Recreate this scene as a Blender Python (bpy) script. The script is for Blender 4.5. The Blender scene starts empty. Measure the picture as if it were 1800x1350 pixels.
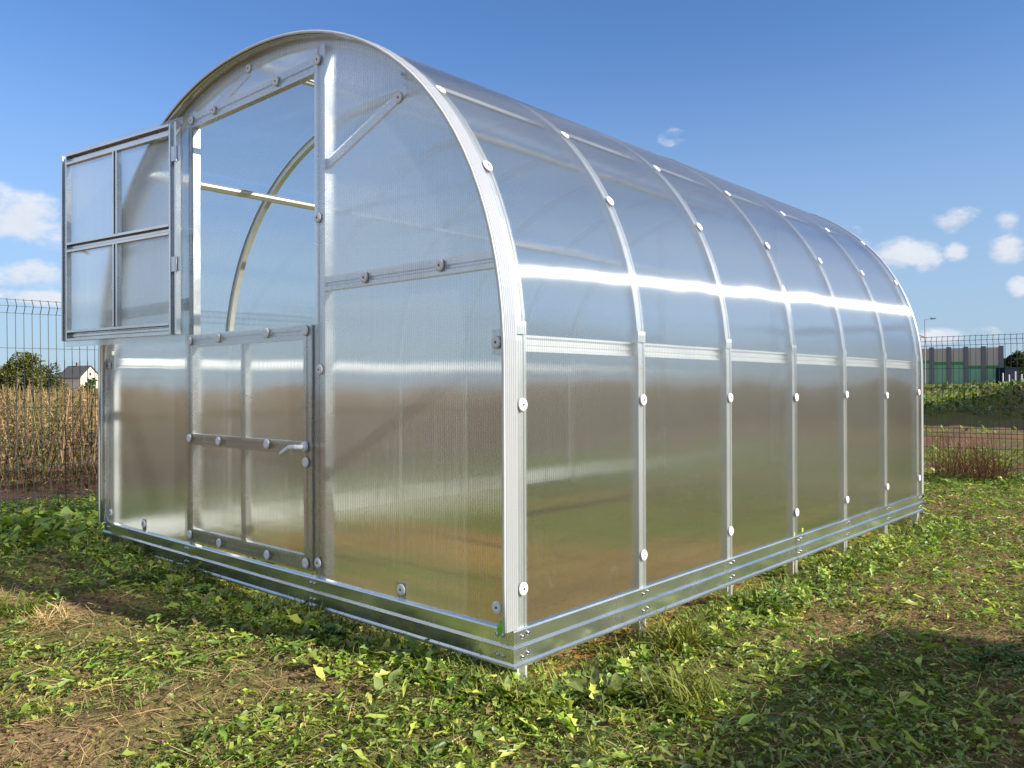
import bpy, math, random
import numpy as np
from mathutils import Vector, Matrix
R = math.radians
rng = np.random.default_rng(7); random.seed(7)
scene = bpy.context.scene
COL = scene.collection

# ------------------------------------------------------------------ camera
CAM = Vector((1.6666, -1.8407, 0.7549))
yaw, pitch, roll = R(132.091), R(-0.1964), R(-0.5065)
fw = Vector((math.cos(pitch)*math.cos(yaw), math.cos(pitch)*math.sin(yaw), math.sin(pitch)))
r0 = Vector((math.sin(yaw), -math.cos(yaw), 0)); u0 = r0.cross(fw)
rv = r0*math.cos(roll) + u0*math.sin(roll); uv = -r0*math.sin(roll) + u0*math.cos(roll)
F = 1431.0
cd = bpy.data.cameras.new('camera'); cam = bpy.data.objects.new('camera', cd); COL.objects.link(cam)
M = Matrix((rv, uv, -fw)).transposed().to_4x4(); M.translation = CAM
cam.matrix_world = M
cd.sensor_width = 36; cd.lens = F/1800*36; cd.clip_start = 0.05; cd.clip_end = 4000
scene.camera = cam

# ------------------------------------------------------------------ light
SUN_AZ, SUN_EL = 17.0, 25.5         # azimuth counter-clockwise from +X
w = bpy.data.worlds.new('World'); scene.world = w; w.use_nodes = True
sd = bpy.data.lights.new('sun', 'SUN'); sd.energy = 4.8; sd.angle = R(0.5); sd.color = (1, .93, .82)
so = bpy.data.objects.new('sun', sd); COL.objects.link(so)
sv = Vector((math.cos(R(SUN_EL))*math.cos(R(SUN_AZ)), math.cos(R(SUN_EL))*math.sin(R(SUN_AZ)), math.sin(R(SUN_EL))))
so.rotation_euler = sv.to_track_quat('Z', 'Y').to_euler()
so.location = sv*30
scene.view_settings.view_transform = 'Standard'; scene.view_settings.look = 'None'
scene.view_settings.exposure = 0.80; scene.view_settings.gamma = 1
scene.cycles.max_bounces = 14; scene.cycles.transparent_max_bounces = 16
scene.cycles.transmission_bounces = 12; scene.cycles.glossy_bounces = 5; scene.cycles.diffuse_bounces = 4
scene.cycles.caustics_reflective = False; scene.cycles.caustics_refractive = False
scene.cycles.sample_clamp_indirect = 1.5; scene.cycles.sample_clamp_direct = 8

def pix_dir(u, v):
    d = fw + rv*((u-900)/F) + uv*((675-v)/F); return d.normalized()

def build_world():
    nt = w.node_tree; N = nt.nodes; L = nt.links; N.clear()
    def mk(t, **k):
        n = N.new(t)
        for a, b in k.items(): setattr(n, a, b)
        return n
    def math_(op, a, b=None, c=None, clamp=False):
        n = mk('ShaderNodeMath', operation=op, use_clamp=clamp)
        for i, x in enumerate((a, b, c)):
            if x is None: continue
            if isinstance(x, (int, float)): n.inputs[i].default_value = x
            else: L.new(x, n.inputs[i])
        return n.outputs[0]
    out = mk('ShaderNodeOutputWorld'); bg = mk('ShaderNodeBackground'); L.new(bg.outputs[0], out.inputs[0])
    sky = mk('ShaderNodeTexSky', sky_type='NISHITA', sun_disc=False, sun_elevation=R(SUN_EL), sun_rotation=R(90-SUN_AZ))
    sky.air_density = 1.0; sky.dust_density = 0.2; sky.ozone_density = 2.0; sky.altitude = 100
    tc = mk('ShaderNodeTexCoord'); sep = mk('ShaderNodeSeparateXYZ'); L.new(tc.outputs['Generated'], sep.inputs[0])
    az = math_('ARCTAN2', sep.outputs[1], sep.outputs[0]); el = math_('ARCSINE', sep.outputs[2])
    nz = mk('ShaderNodeTexNoise'); nz.inputs['Scale'].default_value = 16; nz.inputs['Detail'].default_value = 7; nz.inputs['Roughness'].default_value = .62
    mp = mk('ShaderNodeMapping'); mp.inputs['Scale'].default_value = (1, 1, 1.7); L.new(tc.outputs['Generated'], mp.inputs[0]); L.new(mp.outputs[0], nz.inputs[0])
    # single fair-weather clouds: direction, half-sizes (given in degrees by way of the photo's pixels), strength
    clouds = [(40,392,85,40,1.),(-30,372,70,40,1.),(55,482,62,26,.9),(1672,388,62,24,.95),(1772,390,34,20,.9),(1590,448,88,34,.5),(1632,466,40,22,.5),
              (1680,442,30,18,.8),(1768,436,44,28,.95),(1788,510,28,22,.7),(1182,241,36,18,.28),(1660,592,70,18,.7),(1730,586,40,16,.4),
              (1480,408,50,16,.4),(60,522,120,14,.55),(1500,430,40,14,.4)]
    best = None
    for (u, v, wu, wv, s) in clouds:
        d = pix_dir(u, v); a = math.atan2(d.y, d.x); e = math.asin(d.z)
        k = 1/(1+((u-900)/F)**2)
        da = math_('MULTIPLY', math_('SUBTRACT', az, a), F/(wu*(1.25 if u < 900 else 1.02))/k); de = math_('MULTIPLY', math_('SUBTRACT', el, e), F/(wv*(1.25 if u < 900 else 1.02)))
        q = math_('SQRT', math_('ADD', math_('MULTIPLY', da, da), math_('MULTIPLY', de, de)))
        val = math_('MULTIPLY', math_('SUBTRACT', 1.0, q), 1.0)
        val = math_('MINIMUM', math_('ADD', math_('MULTIPLY', val, .75), -.28+.14*s), .45*s-(.13 if s < .45 else 0))
        best = val if best is None else math_('MAXIMUM', best, val)
    field = math_('ADD', best, math_('MULTIPLY', math_('SUBTRACT', nz.outputs[0], .42), 1.6))
    mr = mk('ShaderNodeMapRange', interpolation_type='SMOOTHSTEP'); L.new(field, mr.inputs[0])
    mr.inputs[1].default_value = .02; mr.inputs[2].default_value = .5; mr.inputs[4].default_value = .85
    gate = mk('ShaderNodeMapRange', interpolation_type='SMOOTHSTEP'); L.new(best, gate.inputs[0]); gate.inputs[1].default_value = -.24; gate.inputs[2].default_value = -.06
    m1 = math_('MULTIPLY', mr.outputs[0], gate.outputs[0])
    # streaky high cloud over the rest of the sky (behind and beside the camera)
    n2 = mk('ShaderNodeTexNoise'); n2.inputs['Scale'].default_value = 2.6; n2.inputs['Detail'].default_value = 6; n2.inputs['Roughness'].default_value = .6
    mp2 = mk('ShaderNodeMapping'); mp2.inputs['Scale'].default_value = (1, 1, 3.2); L.new(tc.outputs['Generated'], mp2.inputs[0]); L.new(mp2.outputs[0], n2.inputs[0])
    s2 = mk('ShaderNodeMapRange', interpolation_type='SMOOTHSTEP'); L.new(n2.outputs[0], s2.inputs[0]); s2.inputs[1].default_value = .38; s2.inputs[2].default_value = .62; s2.inputs[4].default_value = .9
    dn = mk('ShaderNodeVectorMath', operation='DOT_PRODUCT'); L.new(tc.outputs['Generated'], dn.inputs[0]); dn.inputs[1].default_value = tuple(fw)
    g2 = mk('ShaderNodeMapRange', interpolation_type='SMOOTHSTEP'); L.new(dn.outputs['Value'], g2.inputs[0]); g2.inputs[1].default_value = .72; g2.inputs[2].default_value = .45
    g2.inputs[3].default_value = 0; g2.inputs[4].default_value = 1
    m2 = math_('MULTIPLY', s2.outputs[0], g2.outputs[0])
    mask = math_('MAXIMUM', m1, m2)
    # cloud bases a little greyer than their tops
    cc = mk('ShaderNodeMixRGB'); L.new(nz.outputs[0], cc.inputs[0]); cc.inputs[1].default_value = (3.6, 3.9, 4.5, 1); cc.inputs[2].default_value = (5.5, 5.5, 5.6, 1)
    tint = mk('ShaderNodeMixRGB', blend_type='MULTIPLY'); tint.inputs[0].default_value = 1; L.new(sky.outputs[0], tint.inputs[1]); tint.inputs[2].default_value = (.52, .71, .97, 1)
    mx = mk('ShaderNodeMixRGB'); L.new(mask, mx.inputs[0]); hzr = mk('ShaderNodeMapRange', interpolation_type='SMOOTHSTEP'); L.new(el, hzr.inputs[0]); hzr.inputs[1].default_value = 0; hzr.inputs[2].default_value = .42; hzr.inputs[3].default_value = .8; hzr.inputs[4].default_value = 0; hm = mk('ShaderNodeMixRGB'); L.new(hzr.outputs[0], hm.inputs[0]); L.new(tint.outputs[0], hm.inputs[1]); hm.inputs[2].default_value = (2.2, 2.95, 3.9, 1); L.new(hm.outputs[0], mx.inputs[1]); L.new(cc.outputs[0], mx.inputs[2])
    L.new(mx.outputs[0], bg.inputs[0]); bg.inputs[1].default_value = 0.105
build_world()

# ------------------------------------------------------------------ helpers
def tag(o, label=None, cat=None, group=None, kind=None):
    if label: o['label'] = label
    if cat: o['category'] = cat
    if group: o['group'] = group
    if kind: o['kind'] = kind
    return o
def empty(name, loc=(0,0,0), rot=(0,0,0)):
    o = bpy.data.objects.new(name, None); COL.objects.link(o); o.location = loc; o.rotation_euler = rot
    o.empty_display_size = .2; return o
def link(name, me, parent=None, loc=None, rot=None):
    o = bpy.data.objects.new(name, me); COL.objects.link(o)
    if parent is not None: o.parent = parent
    if loc is not None: o.location = loc
    if rot is not None: o.rotation_euler = rot
    return o
class MB:
    def __init__(s): s.v = []; s.f = []; s.sm = []
    def add(s, vs, fs, smooth=False):
        b = len(s.v); s.v += [tuple(x) for x in vs]; s.f += [tuple(b+i for i in f) for f in fs]; s.sm += [smooth]*len(fs); return s
    def box(s, x0, x1, y0, y1, z0, z1):
        s.add([(x0,y0,z0),(x1,y0,z0),(x1,y1,z0),(x0,y1,z0),(x0,y0,z1),(x1,y0,z1),(x1,y1,z1),(x0,y1,z1)],
              [(0,3,2,1),(4,5,6,7),(0,1,5,4),(1,2,6,5),(2,3,7,6),(3,0,4,7)]); return s
    def sweep(s, prof, frames, closed=True, caps=True, smooth=False):
        """prof: 2-D points (a,b); frames: (origin, A, B) so a point is origin + a*A + b*B"""
        n = len(prof); vs = []
        for (o, A, B) in frames: vs += [Vector(o)+A*a+B*b for a, b in prof]
        fs = []; m = n if closed else n-1
        for i in range(len(frames)-1):
            for j in range(m):
                k = (j+1) % n; fs.append((i*n+j, i*n+k, (i+1)*n+k, (i+1)*n+j))
        if caps and closed:
            fs.append(tuple(range(n-1, -1, -1))); fs.append(tuple((len(frames)-1)*n+j for j in range(n)))
        s.add(vs, fs, smooth); return s
    def tube(s, p0, p1, r, n=8, r1=None):
        p0, p1 = Vector(p0), Vector(p1); d = (p1-p0).normalized(); a = d.orthogonal().normalized(); b = d.cross(a)
        r1 = r if r1 is None else r1
        vs = [p0+(a*math.cos(t)+b*math.sin(t))*r for t in [2*math.pi*i/n for i in range(n)]] + [p1+(a*math.cos(t)+b*math.sin(t))*r1 for t in [2*math.pi*i/n for i in range(n)]]
        fs = [(i, (i+1) % n, n+(i+1) % n, n+i) for i in range(n)]
        s.add(vs, fs, True); s.add(vs, [tuple(range(n-1,-1,-1)), tuple(range(n, 2*n))]); return s
    def lathe(s, prof, c, axis, n=20):
        axis = Vector(axis).normalized(); a = axis.orthogonal().normalized(); b = axis.cross(a); c = Vector(c); vs = []
        for r_, h in prof: vs += [c+axis*h+(a*math.cos(t)+b*math.sin(t))*r_ for t in [2*math.pi*i/n for i in range(n)]]
        fs = []
        for i in range(len(prof)-1):
            for j in range(n): fs.append((i*n+j, i*n+(j+1) % n, (i+1)*n+(j+1) % n, (i+1)*n+j))
        s.add(vs, fs, True); return s
    def mesh(s, name, mat, recalc=True):
        me = bpy.data.meshes.new(name); me.from_pydata(s.v, [], s.f)
        me.polygons.foreach_set('use_smooth', s.sm)
        if mat: me.materials.append(mat)
        if recalc:
            import bmesh
            bm = bmesh.new(); bm.from_mesh(me); bmesh.ops.recalc_face_normals(bm, faces=bm.faces); bm.to_mesh(me); bm.free()
        me.update(); return me
    def build(s, name, mat, parent=None, recalc=True, loc=None): return link(name, s.mesh(name, mat, recalc), parent, loc)

def quads_mesh(name, V, Q, mat, tint=None, smooth=True):
    """V (n,3), Q (m,4) numpy; tint (n,3) per-vertex colour"""
    me = bpy.data.meshes.new(name)
    me.vertices.add(len(V)); me.vertices.foreach_set('co', V.astype(np.float32).ravel())
    me.loops.add(Q.size); me.loops.foreach_set('vertex_index', Q.astype(np.int32).ravel())
    me.polygons.add(len(Q)); me.polygons.foreach_set('loop_start', np.arange(0, Q.size, Q.shape[1], dtype=np.int32))
    me.update(calc_edges=True)
    me.polygons.foreach_set('use_smooth', np.full(len(Q), smooth))
    if tint is not None:
        a = me.color_attributes.new('tint', 'FLOAT_COLOR', 'POINT')
        a.data.foreach_set('color', np.hstack([tint, np.ones((len(tint), 1))]).astype(np.float32).ravel())
    me.materials.append(mat); me.validate(); return me

# value noise
_tab = rng.random((256, 256))
def vnoise(x, y, s=1.0, o=0):
    x = np.asarray(x, float)/s+o*17.3+1000; y = np.asarray(y, float)/s+o*7.7+1000
    xi = np.floor(x).astype(int); yi = np.floor(y).astype(int); fx = x-xi; fy = y-yi
    fx = fx*fx*(3-2*fx); fy = fy*fy*(3-2*fy)
    g = lambda i, j: _tab[i % 256, j % 256]
    return (g(xi, yi)*(1-fx)+g(xi+1, yi)*fx)*(1-fy)+(g(xi, yi+1)*(1-fx)+g(xi+1, yi+1)*fx)*fy
def fbm(x, y, s, o=0): return .5*vnoise(x, y, s, o)+.27*vnoise(x, y, s/2.1, o+1)+.15*vnoise(x, y, s/4.3, o+2)+.08*vnoise(x, y, s/9, o+3)
def sstep(a, b, x): t = np.clip((x-a)/(b-a), 0, 1); return t*t*(3-2*t)

# ------------------------------------------------------------------ materials
def new_mat(name):
    m = bpy.data.materials.new(name); m.use_nodes = True; nt = m.node_tree; nt.nodes.clear()
    o = nt.nodes.new('ShaderNodeOutputMaterial'); return m, nt, o
class NT:
    def __init__(s, nt): s.nt = nt
    def n(s, t, **k):
        x = s.nt.nodes.new(t)
        for a, b in k.items(): setattr(x, a, b)
        return x
    def l(s, a, b): s.nt.links.new(a, b)
    def m(s, op, a, b=None, clamp=False):
        n = s.n('ShaderNodeMath', operation=op, use_clamp=clamp)
        for i, x in enumerate((a, b)):
            if x is None: continue
            if isinstance(x, (int, float)): n.inputs[i].default_value = x
            else: s.l(x, n.inputs[i])
        return n.outputs[0]
    def noise(s, vec, scale, detail=4, rough=.55, dist=0):
        n = s.n('ShaderNodeTexNoise'); n.inputs['Scale'].default_value = scale; n.inputs['Detail'].default_value = detail
        n.inputs['Roughness'].default_value = rough; n.inputs['Distortion'].default_value = dist
        if vec is not None: s.l(vec, n.inputs[0])
        return n.outputs[0]
    def ramp(s, fac, a, b, lo=0, hi=1):
        r = s.n('ShaderNodeMapRange', interpolation_type='SMOOTHSTEP'); s.l(fac, r.inputs[0])
        r.inputs[1].default_value = a; r.inputs[2].default_value = b; r.inputs[3].default_value = lo; r.inputs[4].default_value = hi; return r.outputs[0]
    def mix(s, fac, a, b, blend='MIX'):
        r = s.n('ShaderNodeMixRGB', blend_type=blend)
        for i, x in enumerate((fac, a, b)):
            if isinstance(x, (int, float)): r.inputs[i].default_value = x
            elif isinstance(x, tuple): r.inputs[i].default_value = (*x, 1)
            else: s.l(x, r.inputs[i])
        return r.outputs[0]

def simple(name, col, rough=.5, metal=0, noise=.12, scale=20, bump=0, spec=.5, bscale=60):
    m, nt, o = new_mat(name); T = NT(nt); b = T.n('ShaderNodeBsdfPrincipled'); T.l(b.outputs[0], o.inputs[0])
    tc = T.n('ShaderNodeTexCoord').outputs['Object']
    f = T.noise(tc, scale)
    c = T.mix(f, tuple(x*(1-noise) for x in col), tuple(min(1, x*(1+noise)) for x in col)); T.l(c, b.inputs['Base Color'])
    b.inputs['Metallic'].default_value = metal; b.inputs['Specular IOR Level'].default_value = spec
    T.l(T.ramp(T.noise(tc, scale*2.3), .3, .7, max(.02, rough*.8), min(1, rough*1.2)), b.inputs['Roughness'])
    if bump:
        bp = T.n('ShaderNodeBump'); bp.inputs['Strength'].default_value = bump; bp.inputs['Distance'].default_value = .01
        T.l(T.noise(tc, bscale), bp.inputs['Height']); T.l(bp.outputs[0], b.inputs['Normal'])
    return m

def galvanised(name='galvanised_steel', base=(.70,.72,.72), rough=.22, wave=.04):
    m, nt, o = new_mat(name); T = NT(nt); b = T.n('ShaderNodeBsdfPrincipled'); T.l(b.outputs[0], o.inputs[0])
    tc = T.n('ShaderNodeTexCoord').outputs['Object']
    vo = T.n('ShaderNodeTexVoronoi'); vo.inputs['Scale'].default_value = 320; T.l(tc, vo.inputs[0])
    sp = T.n('ShaderNodeSeparateColor'); T.l(vo.outputs['Color'], sp.inputs[0])
    big = T.noise(tc, 3.5, 5)
    c = T.mix(sp.outputs[0], tuple(x*.95 for x in base), tuple(min(1, x*1.05) for x in base))
    c = T.mix(T.ramp(big, .35, .7, 0, .25), c, tuple(x*.85 for x in base)); T.l(c, b.inputs['Base Color'])
    b.inputs['Metallic'].default_value = .95
    T.l(T.m('ADD', T.m('MULTIPLY', sp.outputs[1], .05), T.ramp(big, .3, .7, rough-.05, rough+.08)), b.inputs['Roughness'])
    bp = T.n('ShaderNodeBump'); bp.inputs['Strength'].default_value = wave*2; bp.inputs['Distance'].default_value = .01
    T.l(T.noise(tc, 9, 2), bp.inputs['Height']); T.l(bp.outputs[0], b.inputs['Normal'])
    return m

def polycarb(name, axis, up, clear=.26, haze=.14, refl=1.0, streak=.12, spread=.42, tint=(.93,.95,.95)):
    """twin-wall polycarbonate sheet: fine channels across `axis` smear what is seen or mirrored along it"""
    m, nt, o = new_mat(name); T = NT(nt)
    tc = T.n('ShaderNodeTexCoord').outputs['Object']; geo = T.n('ShaderNodeNewGeometry')
    ax = T.n('ShaderNodeCombineXYZ'); [setattr(ax.inputs[i], 'default_value', axis[i]) for i in range(3)]
    dot = T.n('ShaderNodeVectorMath', operation='DOT_PRODUCT'); T.l(tc, dot.inputs[0]); T.l(ax.outputs[0], dot.inputs[1])
    ph = T.m('MULTIPLY', dot.outputs['Value'], 2*math.pi/.0105)
    sn = T.m('SINE', ph)
    sc = T.n('ShaderNodeVectorMath', operation='SCALE'); T.l(tc, sc.inputs[0]); sc.inputs['Scale'].default_value = 98765.4
    wn = T.n('ShaderNodeTexWhiteNoise', noise_dimensions='3D'); T.l(sc.outputs[0], wn.inputs[0])
    s2c = T.n('ShaderNodeSeparateColor'); T.l(wn.outputs['Color'], s2c.inputs[0])
    jit = T.m('MULTIPLY', T.m('SUBTRACT', T.m('ADD', s2c.outputs[0], s2c.outputs[1]), 1.0), spread)
    vjit = T.m('MULTIPLY', T.m('SUBTRACT', s2c.outputs[2], .5), .012)
    ripple = T.m('MULTIPLY', T.m('SUBTRACT', T.noise(tc, 1.6, 3), .5), .060)
    amt = T.m('ADD', jit, T.m('MULTIPLY', sn, .06))
    v1 = T.n('ShaderNodeVectorMath', operation='SCALE'); T.l(ax.outputs[0], v1.inputs[0]); T.l(amt, v1.inputs['Scale'])
    upv = T.n('ShaderNodeVectorMath', operation='SCALE'); upv.inputs[0].default_value = up; T.l(ripple, upv.inputs['Scale'])
    upj = T.n('ShaderNodeVectorMath', operation='SCALE'); upj.inputs[0].default_value = up; T.l(T.m('ADD', vjit, T.m('MULTIPLY', ripple, .5)), upj.inputs['Scale'])
    v1b = T.n('ShaderNodeVectorMath', operation='ADD'); T.l(v1.outputs[0], v1b.inputs[0]); T.l(upj.outputs[0], v1b.inputs[1])
    v2 = T.n('ShaderNodeVectorMath', operation='SUBTRACT'); T.l(v1b.outputs[0], v2.inputs[0]); T.l(geo.outputs['Incoming'], v2.inputs[1])
    v3 = T.n('ShaderNodeVectorMath', operation='NORMALIZE'); T.l(v2.outputs[0], v3.inputs[0])
    # light carried on through the sheet in a direction fanned out across its channels
    rf = T.n('ShaderNodeBsdfRayPortal'); rf.inputs['Color'].default_value = (*tint, 1)
    T.l(v3.outputs[0], rf.inputs['Direction'])
    tr = T.n('ShaderNodeBsdfTransparent'); tr.inputs[0].default_value = (*tint, 1)
    mx1 = T.n('ShaderNodeMixShader'); mx1.inputs[0].default_value = clear/(1-haze); T.l(rf.outputs[0], mx1.inputs[1]); T.l(tr.outputs[0], mx1.inputs[2])
    tl = T.n('ShaderNodeBsdfTranslucent'); tl.inputs[0].default_value = (.86,.88,.90,1)
    df = T.n('ShaderNodeBsdfDiffuse'); df.inputs[0].default_value = (.80,.82,.84,1)
    mx2 = T.n('ShaderNodeMixShader'); mx2.inputs[0].default_value = .38; T.l(tl.outputs[0], mx2.inputs[1]); T.l(df.outputs[0], mx2.inputs[2])
    # faint scuffs and dust wiped on the sheet
    st = T.n('ShaderNodeMapping'); st.inputs['Scale'].default_value = (6, 6, 2.0); T.l(tc, st.inputs[0]); st.inputs['Rotation'].default_value = (.5,.3,.2)
    sm = T.ramp(T.noise(st.outputs[0], 1.6, 8, .68, 1.4), .60, .80, 0, .12)
    sx = T.n('ShaderNodeMapping'); sx.inputs['Scale'].default_value = tuple(110 if a else 1.3 for a in axis); T.l(tc, sx.inputs[0])
    sk = T.m('MULTIPLY', T.m('SUBTRACT', T.noise(sx.outputs[0], 1.0, 3, .6), .48), streak)
    sm = T.m('ADD', sm, sk)
    hz = T.m('ADD', T.m('ADD', haze, T.m('MULTIPLY', sn, haze*.75)), sm, True)
    mx3 = T.n('ShaderNodeMixShader'); T.l(hz, mx3.inputs[0]); T.l(mx1.outputs[0], mx3.inputs[1]); T.l(mx2.outputs[0], mx3.inputs[2])
    # gloss: mirror-sharp across the channels, smeared along them
    rp = T.n('ShaderNodeVectorMath', operation='ADD'); T.l(geo.outputs['Normal'], rp.inputs[0])
    T.l(upv.outputs[0], rp.inputs[1]); rpn = T.n('ShaderNodeVectorMath', operation='NORMALIZE'); T.l(rp.outputs[0], rpn.inputs[0])
    gl = T.n('ShaderNodeBsdfAnisotropic'); gl.inputs['Roughness'].default_value = .18; gl.inputs['Anisotropy'].default_value = -.87
    T.l(rpn.outputs[0], gl.inputs['Normal']); 
    tg = T.n('ShaderNodeCombineXYZ'); [setattr(tg.inputs[i], 'default_value', axis[i]) for i in range(3)]
    T.l(tg.outputs[0], gl.inputs['Tangent'])
    # four plastic-air faces per sheet: Schlick curve, the same from either side
    dd = T.n('ShaderNodeVectorMath', operation='DOT_PRODUCT'); T.l(geo.outputs['Normal'], dd.inputs[0]); T.l(geo.outputs['Incoming'], dd.inputs[1])
    ff = T.m('ADD', .19, T.m('MULTIPLY', T.m('POWER', T.m('SUBTRACT', 1.0, T.m('ABSOLUTE', dd.outputs['Value'])), 4.0), .8))
    ff = T.m('MULTIPLY', T.m('MULTIPLY', ff, T.m('ADD', 1.0, T.m('MULTIPLY', sn, .38))), refl, True)
    mx4 = T.n('ShaderNodeMixShader'); T.l(ff, mx4.inputs[0]); T.l(mx3.outputs[0], mx4.inputs[1]); T.l(gl.outputs[0], mx4.inputs[2])
    T.l(mx4.outputs[0], o.inputs[0]); return m

def leafy(name, transl=.3, rough=.5, spec=.35, veins=True):
    m, nt, o = new_mat(name); T = NT(nt)
    at = T.n('ShaderNodeAttribute'); at.attribute_name = 'tint'
    tc = T.n('ShaderNodeTexCoord').outputs['Object']
    c = T.mix(T.noise(tc, 90, 3), at.outputs[0], T.mix(1.0, at.outputs[0], (1.35,1.3,1.1), 'MULTIPLY'))
    b = T.n('ShaderNodeBsdfPrincipled'); T.l(c, b.inputs['Base Color']); b.inputs['Roughness'].default_value = rough; b.inputs['Specular IOR Level'].default_value = spec
    t = T.n('ShaderNodeBsdfTranslucent'); T.l(T.mix(1.0, c, (1.3,1.45,.55), 'MULTIPLY'), t.inputs[0])
    mx = T.n('ShaderNodeMixShader'); mx.inputs[0].default_value = transl; T.l(b.outputs[0], mx.inputs[1]); T.l(t.outputs[0], mx.inputs[2]); T.l(mx.outputs[0], o.inputs[0])
    return m

STEEL = galvanised()
STEELR = galvanised('galvanised_arch', (.80,.83,.83), .32, .03); STEELR.node_tree.nodes['Principled BSDF'].inputs['Metallic'].default_value = .62
STEELP = galvanised('galvanised_purlin', (.86,.88,.88), .38, .03); STEELP.node_tree.nodes['Principled BSDF'].inputs['Metallic'].default_value = .6
STEEL2 = galvanised('galvanised_rail', (.68,.72,.70), .19, .04)
SCREW = simple('screw_zinc', (.55,.56,.58), .25, 1, .1)
DARKSCREW = simple('screw_dark', (.10,.10,.11), .4, 1, .1)
WHITE = simple('white_plastic', (.80,.81,.84), .42, 0, .04)
WHITEGREY = simple('pale_plastic', (.62,.66,.74), .4, 0, .04)
GREENTAPE = simple('green_film', (.16,.52,.03), .35, 0, .1)
GREENDUST = simple('yellow_film', (.42,.55,.05), .4, 0, .2)
PC_SIDE = polycarb('polycarbonate_channels_round_arch', (0,1,0), (0,0,1), clear=.16, haze=.075, spread=.6, refl=1.25)
PC_END = polycarb('polycarbonate_channels_upright', (1,0,0), (0,0,1), clear=.08, haze=.135, spread=.45, streak=.36, refl=1.2)
PC_EDGE = simple('sheet_cut_edge', (.70,.72,.72), .35, 0, .08, 60)
PC_TRIM = simple('ribbed_clear_trim', (.50,.52,.54), .22, .35, .04, 60)
FENCE = simple('fence_paint', (.045,.060,.058), .45, 0, .2)
LEAF = leafy('weed_leaf', .28, .42, .5); BLADE = leafy('grass_blade', .35, .55); STRAW = leafy('dry_straw', .15, .8, .1); CROWN = leafy('tree_leaf', .25, .7, .15)
BARK = simple('bark', (.11,.085,.06), .9, 0, .3, 12, .4)

# ------------------------------------------------------------------ terrain
def ground_h(x, y):
    x = np.asarray(x, float); y = np.asarray(y, float)
    h = -.20 - .006*np.clip(y, -2, 10) + .0*x
    h = h + .075*sstep(-.6, -3.6, x)*sstep(7, 2, y)
    h = h + (.05*(fbm(x, y, .9, 3)-.5)+.035*(vnoise(x, y, .22, 9)-.5)+.016*(vnoise(x, y, .08, 5)-.5))*sstep(40, 12, np.hypot(x, y))
    h = h + .05*sstep(.25, -.05, y)*sstep(-1.6, -.6, y)*sstep(.25, -.1, x)*sstep(-6, -3.5, x)
    ins = sstep(-3.15, -2.95, x)*sstep(.12, -.05, x)*sstep(-.1, .1, y)*sstep(4.3, 4.1, y)
    h = h - .015*ins
    # weedy bank beyond the right-hand fence
    bank = .80*np.exp(-((y-21.5-1.2*np.sin(x*.25))/2.6)**2)*sstep(-30, -20, x)*sstep(40, 25, x)
    h = h + bank*(.9+.35*(fbm(x, y, 2.2, 12)-.5)*2)
    clod = sstep(7.6, 8.6, y)*sstep(19, 17, y)*sstep(-14, -9, x)
    h = h + clod*(.22*(fbm(x, y, 1.3, 21)-.5)+.10*(vnoise(x, y, .35, 31)-.5))
    h = h + .5*sstep(25, 90, np.hypot(x, y))*(fbm(x, y, 40, 40)-.5)
    return h
def gh(x, y): return float(ground_h(np.array([x]), np.array([y]))[0])

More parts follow.
